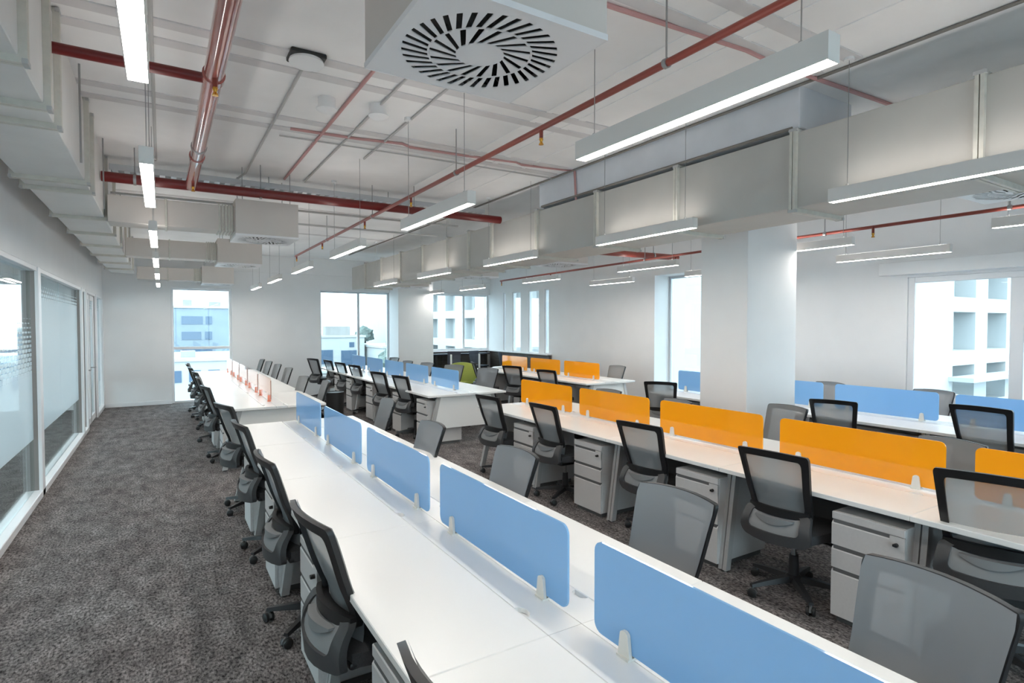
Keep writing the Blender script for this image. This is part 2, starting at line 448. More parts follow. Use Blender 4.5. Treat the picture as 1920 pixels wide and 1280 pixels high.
# left glass partition --------------------------------------------------
part = struct(empty('wall_glass_partition', (XL, 0, 0)), 'frosted glass partition wall with white frames along the corridor', 'glass partition')
MB().box(-.10, 0, YB, YF, 2.345, ZC).build('header_panel', 'wall', part)
MB().bbox(-.13, .0, YB, YF, 2.30, 2.345, .004).build('head_rail', 'white_frame', part)
MB().bbox(-.13, .012, YB, 11.75, 0, .075, .006).build('floor_rail', 'white_frame', part)
MB().bbox(-.13, .012, 13.33, YF, 0, .075, .006).build('floor_rail', 'white_frame', part)
def gpost(y0, y1, side=True):
    p = MB().bbox(-.02, .012, y0, y1, .0, 2.345, .004).build('post', 'white_frame', part)
    if side: MB().bbox(-.125, -.02, y0 + .004, y1 - .004, .0, 2.345, .003).build('post_reveal', 'grey_frame', p)
for y0, y1 in ((-.1, .02), (3.6, 3.74), (7.40, 7.54), (11.05, 11.16), (11.64, 11.76), (13.30, 13.40)): gpost(y0, y1)
gpost(14.66, 14.75, False)
for y0, y1 in ((-4.2, -.1), (.02, 3.6), (3.74, 5.62), (5.62, 7.40), (7.54, 9.25), (9.25, 11.05), (11.16, 11.64), (13.40, 14.66)):
    MB().bbox(-.066, -.054, y0 + .002, y1 - .002, .075, 2.30, .0015).build('glass_pane', 'film' if y0 < 7 else 'film_tall', part)
for k, (y0, y1) in enumerate(((11.77, 12.52), (12.54, 13.29))):
    d = struct(empty('door_%d' % (k + 1), (XL, (y0 + y1) / 2, 0)), '%s white-framed glass door in the corridor partition' % ('nearer' if k == 0 else 'farther'), 'door')
    h = (y1 - y0) / 2
    for a, b in ((-h, -h + .07), (h - .07, h)): MB().bbox(-.085, -.03, a, b, .01, 2.29, .004).build('door_stile', 'white_frame' if a > 0 else 'grey_frame', d)
    MB().bbox(-.085, -.03, -h + .07, h - .07, .01, .12, .004).build('door_rail', 'white_frame', d)
    MB().bbox(-.085, -.03, -h + .07, h - .07, 2.20, 2.29, .004).build('door_rail', 'white_frame', d)
    MB().bbox(-.063, -.052, -h + .07, h - .07, .12, 2.20, .0015).build('glass_pane', 'film_tall', d)
    MB().tube([(-.03, -h + .05, 1.0), (.035, -h + .05, 1.0), (.035, -h + .17, 1.0)], .010, 8).build('handle', 'wire', d, 'auto')
# baseboard
struct(MB().bbox(XL, .17, YF - .014, YF, 0, .09, .003).build('baseboard_far', 'white_frame'), 'low white baseboard along the far wall', 'baseboard')

# ================================================================== OUTSIDE
gz = -13.0
struct(MB().box(-160, 200, -160, 200, gz - .5, gz).build('ground_outside', 'ground'), 'pale street ground far below the windows', 'ground')
bw = empty('white_building', (28, 14.5, gz)); tag(bw, 'white rendered building with deep window recesses outside the right windows', 'building')
def bpart(name, mat, x0, x1, y0, y1, z0, z1, parent=bw):
    o = parent.location
    return MB().box(x0 - o[0], x1 - o[0], y0 - o[1], y1 - o[1], z0 - o[2], z1 - o[2]).build(name, mat, parent)
# south facade made of strips so that the recesses are real
rows = [(.28 + 3.14 * k, 2.55 + 3.14 * k) for k in range(-4, 4)]
ztop = 13.0
def facade(axis, pos, depth, a0, a1, cols):
    m = MB(); o = bw.location
    def bx(p, q, z0, z1):
        if q - p < 1e-3 or z1 - z0 < 1e-3: return
        if axis == 'x': m.box(p - o[0], q - o[0], pos - o[1], pos + depth - o[1], z0 - o[2], z1 - o[2])
        else: m.box(pos - o[0], pos + depth - o[0], p - o[1], q - o[1], z0 - o[2], z1 - o[2])
    cur = a0
    for c0, c1 in cols:
        bx(cur, c0, gz, ztop)
        zz = gz
        for z0, z1 in rows:
            bx(c0, c1, zz, z0); zz = z1
        bx(c0, c1, zz, ztop); cur = c1
    bx(cur, a1, gz, ztop)
    m.build('facade', 'ext_white', bw)
    for c0, c1 in cols:
        for z0, z1 in rows:
            if z1 < -7 or z0 > 8: continue
            q = .55 if axis == 'x' else .5
            if axis == 'x':
                w = bpart('window', 'ext_white', c0 - .01, c1 + .01, pos + depth - .02, pos + depth + .1, z0 - .01, z1 + .01)
                g = bpart('pane', 'ext_glass', c0 + .12, c0 + (c1 - c0) * .8, pos + depth - .05, pos + depth - .02, z0 + .35, z1)
            else:
                w = bpart('window', 'ext_white', pos + depth - .02, pos + depth + .1, c0 - .01, c1 + .01, z0 - .01, z1 + .01)
                g = bpart('pane', 'ext_glass', pos + depth - .05, pos + depth - .02, c0 + .1, c0 + (c1 - c0) * .75, z0 + .25, z1)
facade('x', 14.5, 1.1, 28.01, 62, [(38.9 + 4.8 * k, 41.9 + 4.8 * k) for k in range(4)])
facade('y', 28, 1.0, 15.6, 90, [(38.8 + 4.7 * k, 41.3 + 4.7 * k) for k in range(9)])
bpart('core', 'ext_white', 29.1, 61.9, 15.7, 89.9, gz, ztop)
bpart('roof_slab', 'ext_white', 27.8, 62.2, 14.3, 90.2, ztop, ztop + .4)
bpart('podium_ledge', 'ext_white', 38.4, 62, 13.3, 14.5, -1.45, -1.2)

def block(name, x0, x1, y0, y1, z1, mat, label, bands=(), bmat='ext_band', roofbits=()):
    e = empty(name, ((x0 + x1) / 2, (y0 + y1) / 2, gz)); tag(e, label, 'building', 'city buildings beyond the far windows')
    bpart('wall', mat, x0, x1, y0, y1, gz, z1, e)
    bpart('parapet', 'ext_white', x0 - .15, x1 + .15, y0 - .15, y1 + .15, z1, z1 + .25, e)
    for a, b, c, d in bands: bpart('window', bmat, a, b, y0 - .06, y0 + .1, c, d, e)
    for a, b, h in roofbits: bpart('roof_tank', 'ext_roof', a, b, y0 + 1, y0 + 2.5, z1 + .25, z1 + .25 + h, e)
    return e
block('city_building', -1.5, 9.2, 80, 95, 3.9, 'ext_grey', 'grey-blue city block with two dark window bands beyond the narrow far window',
      [(2.0, 4.3, 1.9, 2.9), (4.6, 5.3, 1.9, 2.9), (2.0, 4.1, 0.0, 1.0), (4.5, 5.3, 0.0, 1.0), (2, 5.3, -2, -1.1), (2, 5.3, -4, -3)], roofbits=((2.2, 3.2, .8), (5.1, 6.4, .6)))
block('roof_terrace', -1.0, 9.0, 50, 62, -1.0, 'ext_white', 'low white building with a railed roof in front of the grey-blue block',
      [(.4 + 1.3 * k, 1.2 + 1.3 * k, -2.6, -1.7) for k in range(6)], roofbits=((1.2, 2.2, .5),))
block('white_house', 14.5, 21.5, 70, 82, .3, 'ext_white', 'white house with a rooftop block beyond the wide far window, left of its mullion',
      [(15.5, 17.6, -2.9, -1.2), (18.6, 20.6, -3.1, -1.3), (19.6, 20.2, -.9, -.3)], roofbits=((17, 20, 1.1),))
block('low_house', 21.9, 27.5, 64, 76, -.9, 'ext_white', 'low pale house beyond the wide far window, right of its mullion',
      [(22.5, 23.5, -3.2, -1.9), (24.2, 25.2, -3.2, -1.9)], roofbits=((23, 24.3, .5),))
block('long_roof_building', 12, 25, 58, 63, -3.0, 'ext_roof', 'long flat-roofed building in front of the white houses',
      [(13 + 2.2 * k, 14.4 + 2.2 * k, -5.2, -3.8) for k in range(5)])
block('distant_block', -14, -6, 60, 75, 1.2, 'ext_grey', 'dark blue-grey block seen through the meeting-room window',
      [(-12.5, -8, -2.2, -.2)])
def tree(x, y, z, r, label):
    e = empty('street_tree', (x, y, gz)); tag(e, label, 'tree', 'trees among the city buildings')
    MB().tube([(0, 0, 0), (.1, 0, z - gz)], [.3, .15], 8).build('trunk', 'dark_panel', e)
    bm = bmesh.new(); bmesh.ops.create_icosphere(bm, subdivisions=3, radius=r)
    for v in bm.verts:
        k = 1 + .25 * sin(v.co.x * 3.1 + v.co.z * 2) * cos(v.co.y * 2.7) + random.uniform(-.12, .12)
        v.co = (v.co.x * k, v.co.y * k, v.co.z * k * .8 + z - gz)
    me = bpy.data.meshes.new('crown'); bm.to_mesh(me); bm.free(); me.materials.append(M['foliage']); put('crown', me, e)
tree(24.6, 80, .5, 1.3, 'round tree standing above the roofs behind the window mullion')
tree(19.4, 54, -1.6, 1.3, 'pale green tree at the right edge of the wide far window')

# ================================================================== DUCTS
def duct(name, label, x0, x1, z0, z1, ys, fl, loc, dm='duct'):
    e = empty(name, loc); tag(e, label, 'duct')
    lx, ly, lz = loc
    for a, b in zip(ys, ys[1:]):
        MB().bbox(x0 - lx, x1 - lx, a + .002 - ly, b - .002 - ly, z0 - lz, z1 - lz, .004).build('duct_section', dm, e)
    for y in fl:
        fo = MB()
        o_ = [(x0 - .03 - lx, z0 - .03 - lz), (x1 + .03 - lx, z0 - .03 - lz), (x1 + .03 - lx, z1 + .025 - lz), (x0 - .03 - lx, z1 + .025 - lz)]
        i_ = [(x0 + .01 - lx, z0 + .01 - lz), (x1 - .01 - lx, z0 + .01 - lz), (x1 - .01 - lx, z1 - .01 - lz), (x0 + .01 - lx, z1 - .01 - lz)]
        fo.ring(o_, i_, lambda a, b: (a, y - .022 - ly, b), (0, .02, 0))
        fo.ring(o_, i_, lambda a, b: (a, y + .004 - ly, b), (0, .02, 0))
        f = fo.build('flange', 'duct_flange', e)
        cl = MB()
        for cx in (x0 - .032 - lx, x1 + .012 - lx):
            for cz in (z0 - .032 - lz, z1 + .005 - lz):
                cl.box(cx, cx + .02, y - .03 - ly, y + .03 - ly, cz, cz + .02)
        cl.build('corner_clip', 'conduit', f)['kind'] = 'stuff'
    return e
rys = [-1.9, -.82, .25, 1.31, 2.375, 3.44, 4.50, 5.58, 6.65, 7.33, 8.05, 9.05, 10.09, 11.17, 12.23, 13.3]
duct('supply_duct', 'long beige rectangular air duct running above the right-hand benches', 3.80, 4.36, 2.575, 3.10, rys, rys[1:-1], (4.08, 5.6, 2.575))
lys = [-1.9, .3, 1.7, 2.98, 3.55, 3.87, 5.26, 5.62, 6.95, 8.1, 9.3, 10.5, 11.7, 12.9, 14.1]
duct('corridor_duct', 'large beige rectangular air duct above the glass partition', -.87, -.47, 2.82, 3.40, lys, lys[1:-1], (-.67, 6, 2.82), 'duct_white')
# hangers of the corridor duct
for y in (2.4, 4.6, 6.3, 8.8, 11.2):
    h = tag(MB().tube([(-.43, y, 2.8), (-.43, y, ZC)], .006, 6).build('duct_hanger', 'wire'), 'threaded steel rod holding the corridor duct, %s from the camera' % ORD[[2.4, 4.6, 6.3, 8.8, 11.2].index(y)], 'hanger', 'corridor duct hangers')

# swirl diffuser boxes -------------------------------------------------
def swirl_plate(h=.315):
    m = MB(); zf = 0.0
    def P(r, a): return (r * cos(a), r * sin(a), zf)
    def annulus(r0, r1, n=72):
        vs = [P(r0, 2 * pi * k / n) for k in range(n)] + [P(r1, 2 * pi * k / n) for k in range(n)]
        m.add(vs, [[k, (k + 1) % n, n + (k + 1) % n, n + k] for k in range(n)])
    def slots(r0, r1, n, w, skew):
        st = 3
        for k in range(n):
            a0 = 2 * pi * k / n; a1 = 2 * pi * (k + 1) / n
            vs = []
            for i in range(st + 1):
                r = r0 + (r1 - r0) * i / st
                sk = skew - math.copysign(math.asin(r0 * sin(abs(skew)) / r), skew)
                hw = w / 2 / r
                vs += [P(r, a0 + sk + hw), P(r, a1 + sk - hw)]
            m.add(vs, [[2 * i, 2 * i + 1, 2 * i + 3, 2 * i + 2] for i in range(st)])
    n = 72
    vs = [P(0, 0)] + [P(.085, 2 * pi * k / n) for k in range(n)]
    m.add(vs, [[0, 1 + k, 1 + (k + 1) % n] for k in range(n)])
    slots(.085, .177, 18, .020, .75); annulus(.177, .184); slots(.184, .272, 36, .020, .45)
    # round to square
    vs = []
    for k in range(n):
        a = 2 * pi * k / n
        vs.append(P(.272, a))
    for k in range(n):
        a = 2 * pi * k / n; c, s_ = cos(a), sin(a); q = h / max(abs(c), abs(s_)); vs.append((q * c, q * s_, zf))
    m.add(vs, [[k, (k + 1) % n, n + (k + 1) % n, n + k] for k in range(n)])
    # a second skin makes the plate a real 3 mm sheet, and a folded rim
    up = [(x, y, z + .003) for x, y, z in m.v]; base = len(m.v); fs = [f[:] for f in m.f]
    m.add(up, fs)
    for a, b, c, d in ((-h, h, -h, -h + .004), (-h, h, h - .004, h), (-h, -h + .004, -h, h), (h - .004, h, -h, h)):
        m.box(a, b, c, d, -.001, .02)
    return m.mesh('swirl_plate', 'diff_white')
SW = swirl_plate()
VN = MB()
for k in range(36):
    a = 2 * pi * (k + .0) / 36 + .08; c, s_ = cos(a), sin(a)
    r0, r1 = .186, .27
    t = .004
    VN.add([(r0 * c + s_ * t, r0 * s_ - c * t, .006), (r1 * c + s_ * t, r1 * s_ - c * t, .006), (r1 * c - s_ * t * 3, r1 * s_ + c * t * 3, .022), (r0 * c - s_ * t * 3, r0 * s_ + c * t * 3, .022)], [[0, 1, 2, 3]])
VNM = VN.mesh('vane_ring', 'vane')
def diffuser(x, y, z, label, branch=None, hz=.38):
    e = empty('air_diffuser', (x, y, z)); tag(e, label, 'air diffuser', 'swirl air diffusers under the ceiling')
    w = .312
    b = MB()
    # open-bottom plenum box
    t = .006
    b.box(-w, w, -w, -w + t, .004, hz); b.box(-w, w, w - t, w, .004, hz)
    b.box(-w, -w + t, -w + t, w - t, .004, hz); b.box(w - t, w, -w + t, w - t, .004, hz); b.box(-w + t, w - t, -w + t, w - t, hz - t, hz)
    b.build('plenum_box', 'duct_tan', e)
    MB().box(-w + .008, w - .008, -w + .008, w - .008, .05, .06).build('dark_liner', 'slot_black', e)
    pl = put('face_plate', SW, e); put('vanes', VNM, pl)
    if branch:
        a, bb = branch
        MB().bbox(a - x, bb - x, -.16, .16, .06, .32, .004).build('branch_duct', 'duct_tan', e)
        if a < x:
            m = MB()
            for k in range(5): m.bbox(-w - .03 - .03 * k, -w - .012 - .03 * k, -.172, .172, .05, .332, .003)
            m.build('flexible_collar', 'duct_flange', e)
            MB().bbox(bb - x - .02 - .62, bb - x - .62, -.172, .172, .05, .332, .003).build('branch_flange', 'duct_flange', e)
    for sx in (-.24, .24):
        for sy in (-.24, .24):
            MB().tube([(sx, sy, hz), (sx, sy, ZC - z)], .004, 6).build('hanger_rod', 'wire', e)
    return e
diffuser(.965, 1.78, 2.70, 'large square swirl diffuser box near the top of the picture')
diffuser(.985, 6.91, 2.70, 'swirl diffuser box on the first branch duct across the corridor', (-.435, .68))
diffuser(1.05, 10.05, 2.70, 'swirl diffuser box on the second, farther branch duct', (-.435, .74))
diffuser(1.06, 14.30, 2.66, 'pale diffuser box closest to the far wall above the narrow window', (-.435, .75))
diffuser(5.2, 1.55, 2.70, 'swirl diffuser at the right edge under the near end of the duct', (4.395, 4.9))
diffuser(5.38, 7.28, 2.70, 'swirl diffuser right of the duct, behind the near column', (4.395, 5.08))
diffuser(5.15, 9.65, 2.66, 'swirl diffuser right of the duct, midway down the room', (4.395, 4.85))
diffuser(4.95, 12.5, 2.63, 'farthest swirl diffuser right of the duct, by the far column', (4.395, 4.65))
# flexible duct feeding the nearest box
tag(MB().tube([(-.43, 1.72, 2.965), (.1, 1.72, 2.955), (.4, 1.73, 2.95), (.640, 1.74, 2.94)], .09, 14).build('flexible_duct', 'duct', None, 'auto'), 'round beige flexible duct entering the nearest diffuser box', 'duct')

# ================================================================== PIPES
def pipe(name, label, path, r, mat, heads=(), hang=(), collars=(), cat='pipe', n=14):
    o = Vector(path[0]); e = empty(name, o); tag(e, label, cat)
    MB().tube([Vector(p) - o for p in path], r, n).build('pipe_run', mat, e, 'auto')
    for p in heads:
        q = Vector(p) - o
        h = MB().tube([q, q + Vector((0, 0, -.045 - r))], .013, 8).build('sprinkler_drop', mat if mat != 'pipe_wrap' else 'pipe_red', e, 'auto')
        MB().lathe([(.012, -.045 - r), (.014, -.055 - r), (.008, -.07 - r), (.016, -.085 - r), (.016, -.089 - r)], q, 10).build('sprinkler_head', 'brass', h, 'auto')
    for p in hang:
        q = Vector(p) - o
        MB().tube([q + Vector((0, 0, r)), (q.x, q.y, ZC - o.z)], .005, 6).build('hanger_rod', 'wire', e)
        d = (Vector(path[1]) - o).normalized()
        MB().tube([q - d * .012, q + d * .012], r + .006, n).build('pipe_clamp', 'wire', e, 'auto')
    for p in collars:
        q = Vector(p) - o; d = (Vector(path[1]) - o).normalized()
        MB().tube([q - d * .035, q + d * .035], r + .008, n).build('coupling', mat, e, 'auto')
    return e
pipe('sprinkler_pipe', 'slim red sprinkler pipe running along the ceiling above the nearest bench',
     [(2.165, -2.0, 3.06), (2.165, 11.3, 3.06)], .019, 'pipe_red', [(2.165, y, 3.06) for y in (.8, 3.14, 5.46, 7.0, 9.2, 11.2)], [(2.165, y, 3.06) for y in (2.04, 4.42, 6.7, 8.9)])
pipe('wrapped_fire_pipe', 'thick red fire pipe in shiny clear wrapping running above the corridor',
     [(.26, -2.0, 3.12), (.26, 6.42, 3.12)], .05, 'pipe_wrap', [(.26, 3.45, 3.12), (.26, 6.0, 3.12)], [(.26, 2.4, 3.12), (.26, 5.0, 3.12)], [(.26, 3.55, 3.12), (.26, 5.3, 3.12)], n=18)
pipe('branch_fire_pipe', 'short dark red branch pipe meeting the wrapped fire pipe',
     [(-.46, 3.60, 3.12), (.22, 3.60, 3.12)], .028, 'pipe_red_dark', (), ())
pipe('cross_fire_pipe', 'thick dark red fire pipe crossing the room under the cable tray',
     [(-.46, 6.48, 3.13), (3.79, 6.44, 3.13)], .047, 'pipe_red_dark', (), [(-.2, 6.48, 3.13), (.9, 6.48, 3.13), (2.6, 6.46, 3.13)])
pipe('window_side_fire_pipe', 'thick red pipe stub with end cap beyond the duct, near the column',
     [(4.75, 6.72, 2.87), (7.05, 6.40, 2.84)], .047, 'pipe_red', (), [(6.6, 6.46, 2.845)], [(7.03, 6.40, 2.84)])
pipe('window_side_sprinkler_pipe', 'slim red sprinkler pipe running along the window side of the room',
     [(6.12, -1.5, 2.75), (6.2, 4.2, 2.755), (6.42, 10.9, 2.74)], .017, 'pipe_red', [(6.16, 3.0, 2.75), (6.36, 8.9, 2.745), (6.42, 10.85, 2.74)], [(6.13, 1.9, 2.75), (6.17, 3.5, 2.75), (6.26, 6.3, 2.75)])

# cable tray crossing above the pipe
tr = empty('cable_tray', (1.65, 6.95, 3.28)); tag(tr, 'perforated galvanised cable tray crossing under the ceiling', 'cable tray')
for s in (-1, 1): MB().bbox(-2.07, 2.13, s * .11 - .004, s * .11 + .004, 0, .06, .001).build('side_rail', 'tray', tr)
st = MB()
for k in range(42): st.box(-2.05 + .1 * k, -2.05 + .1 * k + .05, -.106, .106, 0, .004)
sl = st.build('tray_floor', 'tray', tr); sl['kind'] = 'stuff'
for x in (-1.8, -.6, .8, 1.9): MB().tube([(x, 0, .0), (x, 0, ZC - 3.28)], .005, 6).build('hanger_rod', 'wire', tr)

def run(name, label, pts, r, mat, cat='conduit'):
    return tag(MB().tube(pts, r, 8).build(name, mat, None, 'auto'), label, cat)
zz = ZC - .012
run('ceiling_conduit', 'grey conduit from the ceiling access point to the cable tray', [(.80, 3.9, zz), (.80, 6.85, zz), (.72, 6.95, 3.36)], .011, 'conduit')
run('ceiling_conduit', 'conduit with faded red cable running beside the access-point conduit', [(1.2, 2.2, zz), (1.21, 6.9, zz)], .013, 'cable_pink')
run('ceiling_conduit', 'grey conduit passing the round ceiling detector', [(1.43, 2.3, zz), (1.43, 6.9, zz)], .010, 'conduit')
run('ceiling_conduit', 'grey conduit ending at the third pendant light of the bench row', [(1.73, 2.3, zz), (1.745, 5.65, zz)], .010, 'conduit')
run('ceiling_cable', 'wavy red cable crossing the ceiling and dropping down the beam', [(.95, 5.12, zz), (1.5, 5.08, zz), (1.9, 5.0, zz), (2.0, 5.06, zz), (2.55, 5.03, zz), (3.1, 4.95, zz), (3.2, 5.0, zz), (3.72, 4.92, zz), (3.80, 4.88, zz), (3.805, 4.86, 3.1)], .012, 'cable_pink', 'cable')
run('ceiling_cable', 'pair of faded red cables crossing the ceiling at the upper right', [(1.45, 2.32, zz), (2.06, 2.29, zz), (3.04, 2.22, zz), (3.4, 2.24, zz), (4.64, 2.19, zz), (6.5, 2.15, zz)], .014, 'cable_pink', 'cable')
run('ceiling_conduit', 'thin grey conduit crossing the ceiling beyond the red cable', [(.9, 5.35, zz), (2.3, 5.3, zz), (3.78, 5.28, zz)], .007, 'conduit')
run('ceiling_conduit', 'dark conduit following the edge of the drop beam', [(3.79, -1.5, zz), (3.79, 13.5, zz)], .011, 'conduit_dark')
run('duct_top_conduit', 'dark conduit lying along the top edge of the right-hand duct', [(3.80, 2.40, 3.140), (3.80, 5.5, 3.140)], .012, 'conduit_dark')
run('ceiling_conduit', 'upper grey conduit crossing between corridor duct and diffuser box', [(-.46, 7.6, 3.2), (3.7, 7.5, 3.2)], .014, 'conduit')
run('ceiling_conduit', 'lower grey conduit crossing between corridor duct and diffuser box', [(-.46, 8.3, 3.15), (3.7, 8.2, 3.15)], .014, 'conduit')
run('ceiling_conduit', 'vertical-drop conduit along the light row over the corridor', [(-.03, 2.3, zz), (-.03, 6.8, zz)], .012, 'conduit')

# ceiling devices
ap = empty('access_point', (.79, 3.72, ZC)); tag(ap, 'white ceiling access point on a black bracket', 'access point')
MB().bbox(-.105, .105, -.085, .085, -.03, 0, .006).build('bracket', 'black', ap)
MB().lathe([(.02, -.062), (.09, -.058), (.105, -.045), (.1, -.03)], n=28).build('cover', 'plastic_white', ap, 'auto')
for x, y, lab in ((1.06, 4.33, 'small white dome detector on the ceiling beside the access point'), (1.43, 4.26, 'white cylindrical detector on the ceiling nearest the large diffuser')):
    d = empty('ceiling_detector', (x, y, ZC)); tag(d, lab, 'detector')
    MB().lathe([(.062, -.075), (.062, 0)], n=24).build('mounting_box', 'plastic_white', d, 'auto')
    MB().lathe([(.02, -.105), (.055, -.10), (.075, -.085), (.075, -.075)], n=24).build('sensor_head', 'plastic_white', d, 'auto')

# ================================================================== PENDANT LIGHTS
def lamp_proto():
    e = empty('pendant_light'); tag(e, '', 'lamp', 'linear pendant lights')
    L2 = .6
    h = MB()
    h.box(-.031, -.028, -L2, L2, .0, .085); h.box(.028, .031, -L2, L2, .0, .085); h.box(-.028, .028, -L2, L2, .08, .085)
    h.box(-.031, .031, -L2 - .004, -L2, 0, .085); h.box(-.031, .031, L2, L2 + .004, 0, .085)
    h.build('housing', 'lamp_body', e)
    MB().box(-.0275, .0275, -L2 + .001, L2 - .001, .001, .01).build('diffuser', 'lamp', e)
    MB().box(-.022, .022, -L2 + .03, L2 - .03, .0853, .0865).build('added_uplight_strip', 'added_uplight', e)  # glowing strip added on top of the housing to lift the ceiling
    for y in (-.5, .5):
        MB().tube([(0, y, .085), (0, y, .10)], .009, 8).build('wire_gripper', 'wire', e)
        MB().tube([(0, y, .10), (0, y, ZC - 2.54)], .0022, 6).build('suspension_wire', 'wire', e)
    MB().lathe([(.03, ZC - 2.54 - .025), (.03, ZC - 2.54)], (0, .5, 0), 14).build('ceiling_rose', 'plastic_white', e)
    index_kids(e); return e
LP = None
def light_row(x, ys, where, z=2.54):
    global LP
    for i, y in enumerate(ys):
        if LP is None: LP = lamp_proto(); o = LP
        else: o = copy_tree(LP)
        o.location = (x, y, z)
        k = i - sum(1 for q in ys if q < 0)
        o['label'] = ('white linear pendant light, %s from camera in the row %s' % (ORD[k], where)) if k >= 0 else 'white linear pendant light behind the viewpoint in the row %s' % where
light_row(-.055, [1.62 + 2.30 * k for k in range(-1, 6)], 'above the corridor')
light_row(1.72, [1.56 + 2.33 * k for k in range(-1, 6)], 'above the nearest bench')
light_row(3.68, [1.45 + 2.30 * k for k in range(5)], 'beside the duct')
light_row(6.13, [1.41, 3.78, 6.14, 8.9, 11.7, 13.9], 'past the near column', 2.59)
light_row(7.22, [3.33, 5.75, 8.15], 'closest to the right windows')
light_row(-2.35, [4.2, 6.6, 9.0, 11.4, 13.4], 'inside the meeting rooms')

# ================================================================== BENCHES, SCREENS, PEDESTALS
DZ = .75
def bench(name, label, X, half, y0, y1, seams, end_near, end_far, notch=True):
    e = empty(name, (X, (y0 + y1) / 2, 0)); tag(e, label, 'desk')
    oy = (y0 + y1) / 2
    fl = .135
    ys = [y0] + [s for s in seams if y0 + .35 < s < y1 - .35] + [y1]
    cache = {}
    for a, b in zip(ys, ys[1:]):
        L = round(b - a, 3)
        if L not in cache:
            w = MB().bbox(fl + .002, half, -L / 2 + .001, L / 2 - .001, DZ - .03, DZ, .003).mesh('worktop', 'desk')
            w2 = MB().bbox(-half, -fl - .002, -L / 2 + .001, L / 2 - .001, DZ - .03, DZ, .003).mesh('worktop', 'desk')
            def flap(sg):
                pts = [(sg * .002, -L / 2 + .001), (sg * fl, -L / 2 + .001)]
                ny = -L / 2 + .17
                for k in range(9):
                    t = pi * k / 8
                    pts.append((sg * (fl - .03 * sin(t)), ny - .04 * cos(t)))
                pts += [(sg * fl, L / 2 - .001), (sg * .002, L / 2 - .001)]
                if sg < 0: pts = pts[::-1]
                return MB().prism(pts, 'z', DZ - .018, DZ - .001).mesh('cable_flap', 'flap')
            tr_ = MB().box(-fl - .02, fl + .02, -L / 2 + .005, L / 2 - .005, DZ - .03, DZ - .02)
            tr_.box(-fl, fl, -L / 2 + .16, L / 2 - .16, DZ - .17, DZ - .165)
            tr_.box(-fl, -fl + .004, -L / 2 + .16, L / 2 - .16, DZ - .17, DZ - .03); tr_.box(fl - .004, fl, -L / 2 + .16, L / 2 - .16, DZ - .17, DZ - .03)
            cache[L] = (w, w2, flap(1), flap(-1), tr_.mesh('cable_trough', 'flap'))
        c = (a + b) / 2 - oy
        w, w2, f1, f2, t_ = cache[L]
        put('worktop', w, e, (0, c, 0)); put('worktop', w2, e, (0, c, 0))
        put('cable_flap', f1, e, (0, c, 0)); put('cable_flap', f2, e, (0, c, 0)); put('cable_trough', t_, e, (0, c, 0))
    for s in (-1, 1):
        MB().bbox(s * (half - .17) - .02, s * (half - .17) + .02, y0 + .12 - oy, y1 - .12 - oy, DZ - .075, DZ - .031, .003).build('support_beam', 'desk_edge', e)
    for a, b in zip(ys, ys[1:]):
        MB().bbox(-.012, .012, a + .15 - oy, b - .15 - oy, .22, DZ - .18, .003).build('added_dark_panel', 'desk_edge', e)  # dark panel added to deepen the shade under the bench
    for s in ys[1:-1]:
        for sg in (-1, 1):
            m = MB()
            for d in (-.034, .004):
                m.prism([(sg * (half - .20), DZ - .031), (sg * (half - .15), DZ - .031), (sg * (half - .045), .008), (sg * (half - .095), .008)], 'y', s + d - oy, s + d + .03 - oy)
            leg = m.build('leg', 'leg_metal', e)
            MB().tube([(sg * (half - .07), s - oy, 0), (sg * (half - .07), s - oy, .01)], .03, 10).build('foot', 'black', leg)
        MB().box(-(half - .2), half - .2, s - .02 - oy, s + .02 - oy, DZ - .11, DZ - .07).build('cross_beam', 'leg_metal', e)
    for flag, y in ((end_near, y0 + .08), (end_far, y1 - .08)):
        if not flag: continue
        wt, wb_ = half - .23, half - .12
        MB().prism([(-wt, DZ - .031), (wt, DZ - .031), (wb_, .25), (-wb_, .25)], 'y', y - oy, y + .018 - oy).build('end_panel', 'panel_white', e)
        for sg in (-1, 1):
            leg = MB().prism([(sg * wt, DZ - .031), (sg * (wt + .055), DZ - .031), (sg * (wb_ + .115), .008), (sg * (wb_ + .06), .008)], 'y', y - .01 - oy, y + .035 - oy).build('leg', 'leg_metal', e)
            MB().tube([(sg * (wb_ + .085), y + .01 - oy, 0), (sg * (wb_ + .085), y + .01 - oy, .01)], .028, 10).build('foot', 'black', leg)
    return e

def screen_proto(mat, L, h=.295, clipmat='clip'):
    e = empty('desk_screen')
    MB().prism(rrect(-L / 2, L / 2, .015, .015 + h, .035), 'x', -.004, .004).build('panel', mat, e)
    if mat == 'acr_clear_orange':
        MB().bbox(-.005, .005, -L / 2 - .003, -L / 2 + .002, .04, h - .01, .001).build('edge_strip', 'acr_edge', e)
    for y in (-L / 2 + .15, L / 2 - .15):
        c = MB()
        for sg in (-1, 1):
            n = 7; pts = [(-.026, 0)] + [(-.017 + .017 * (1 - cos(pi * k / 6)), .07 + .012 * sin(pi * k / 6)) for k in range(n)] + [(.026, 0)]
            c.prism([(p[0] + y, p[1]) for p in pts], 'x', sg * .0045, sg * .016)
        c.box(-.022, .022, y - .026, y + .026, -.001, .006)
        c.build('clip', clipmat, e)
    index_kids(e); return e
def screens(mat, X, edges, L, what, cat_group, clipmat='clip'):
    """edges: near-edge Y of every screen"""
    p = None
    for i, y in enumerate(edges):
        if p is None: p = screen_proto(mat, L, clipmat=clipmat); o = p
        else: o = copy_tree(p)
        o.location = (X, y + L / 2, DZ)
        tag(o, what % ORD[i], 'desk screen', cat_group)

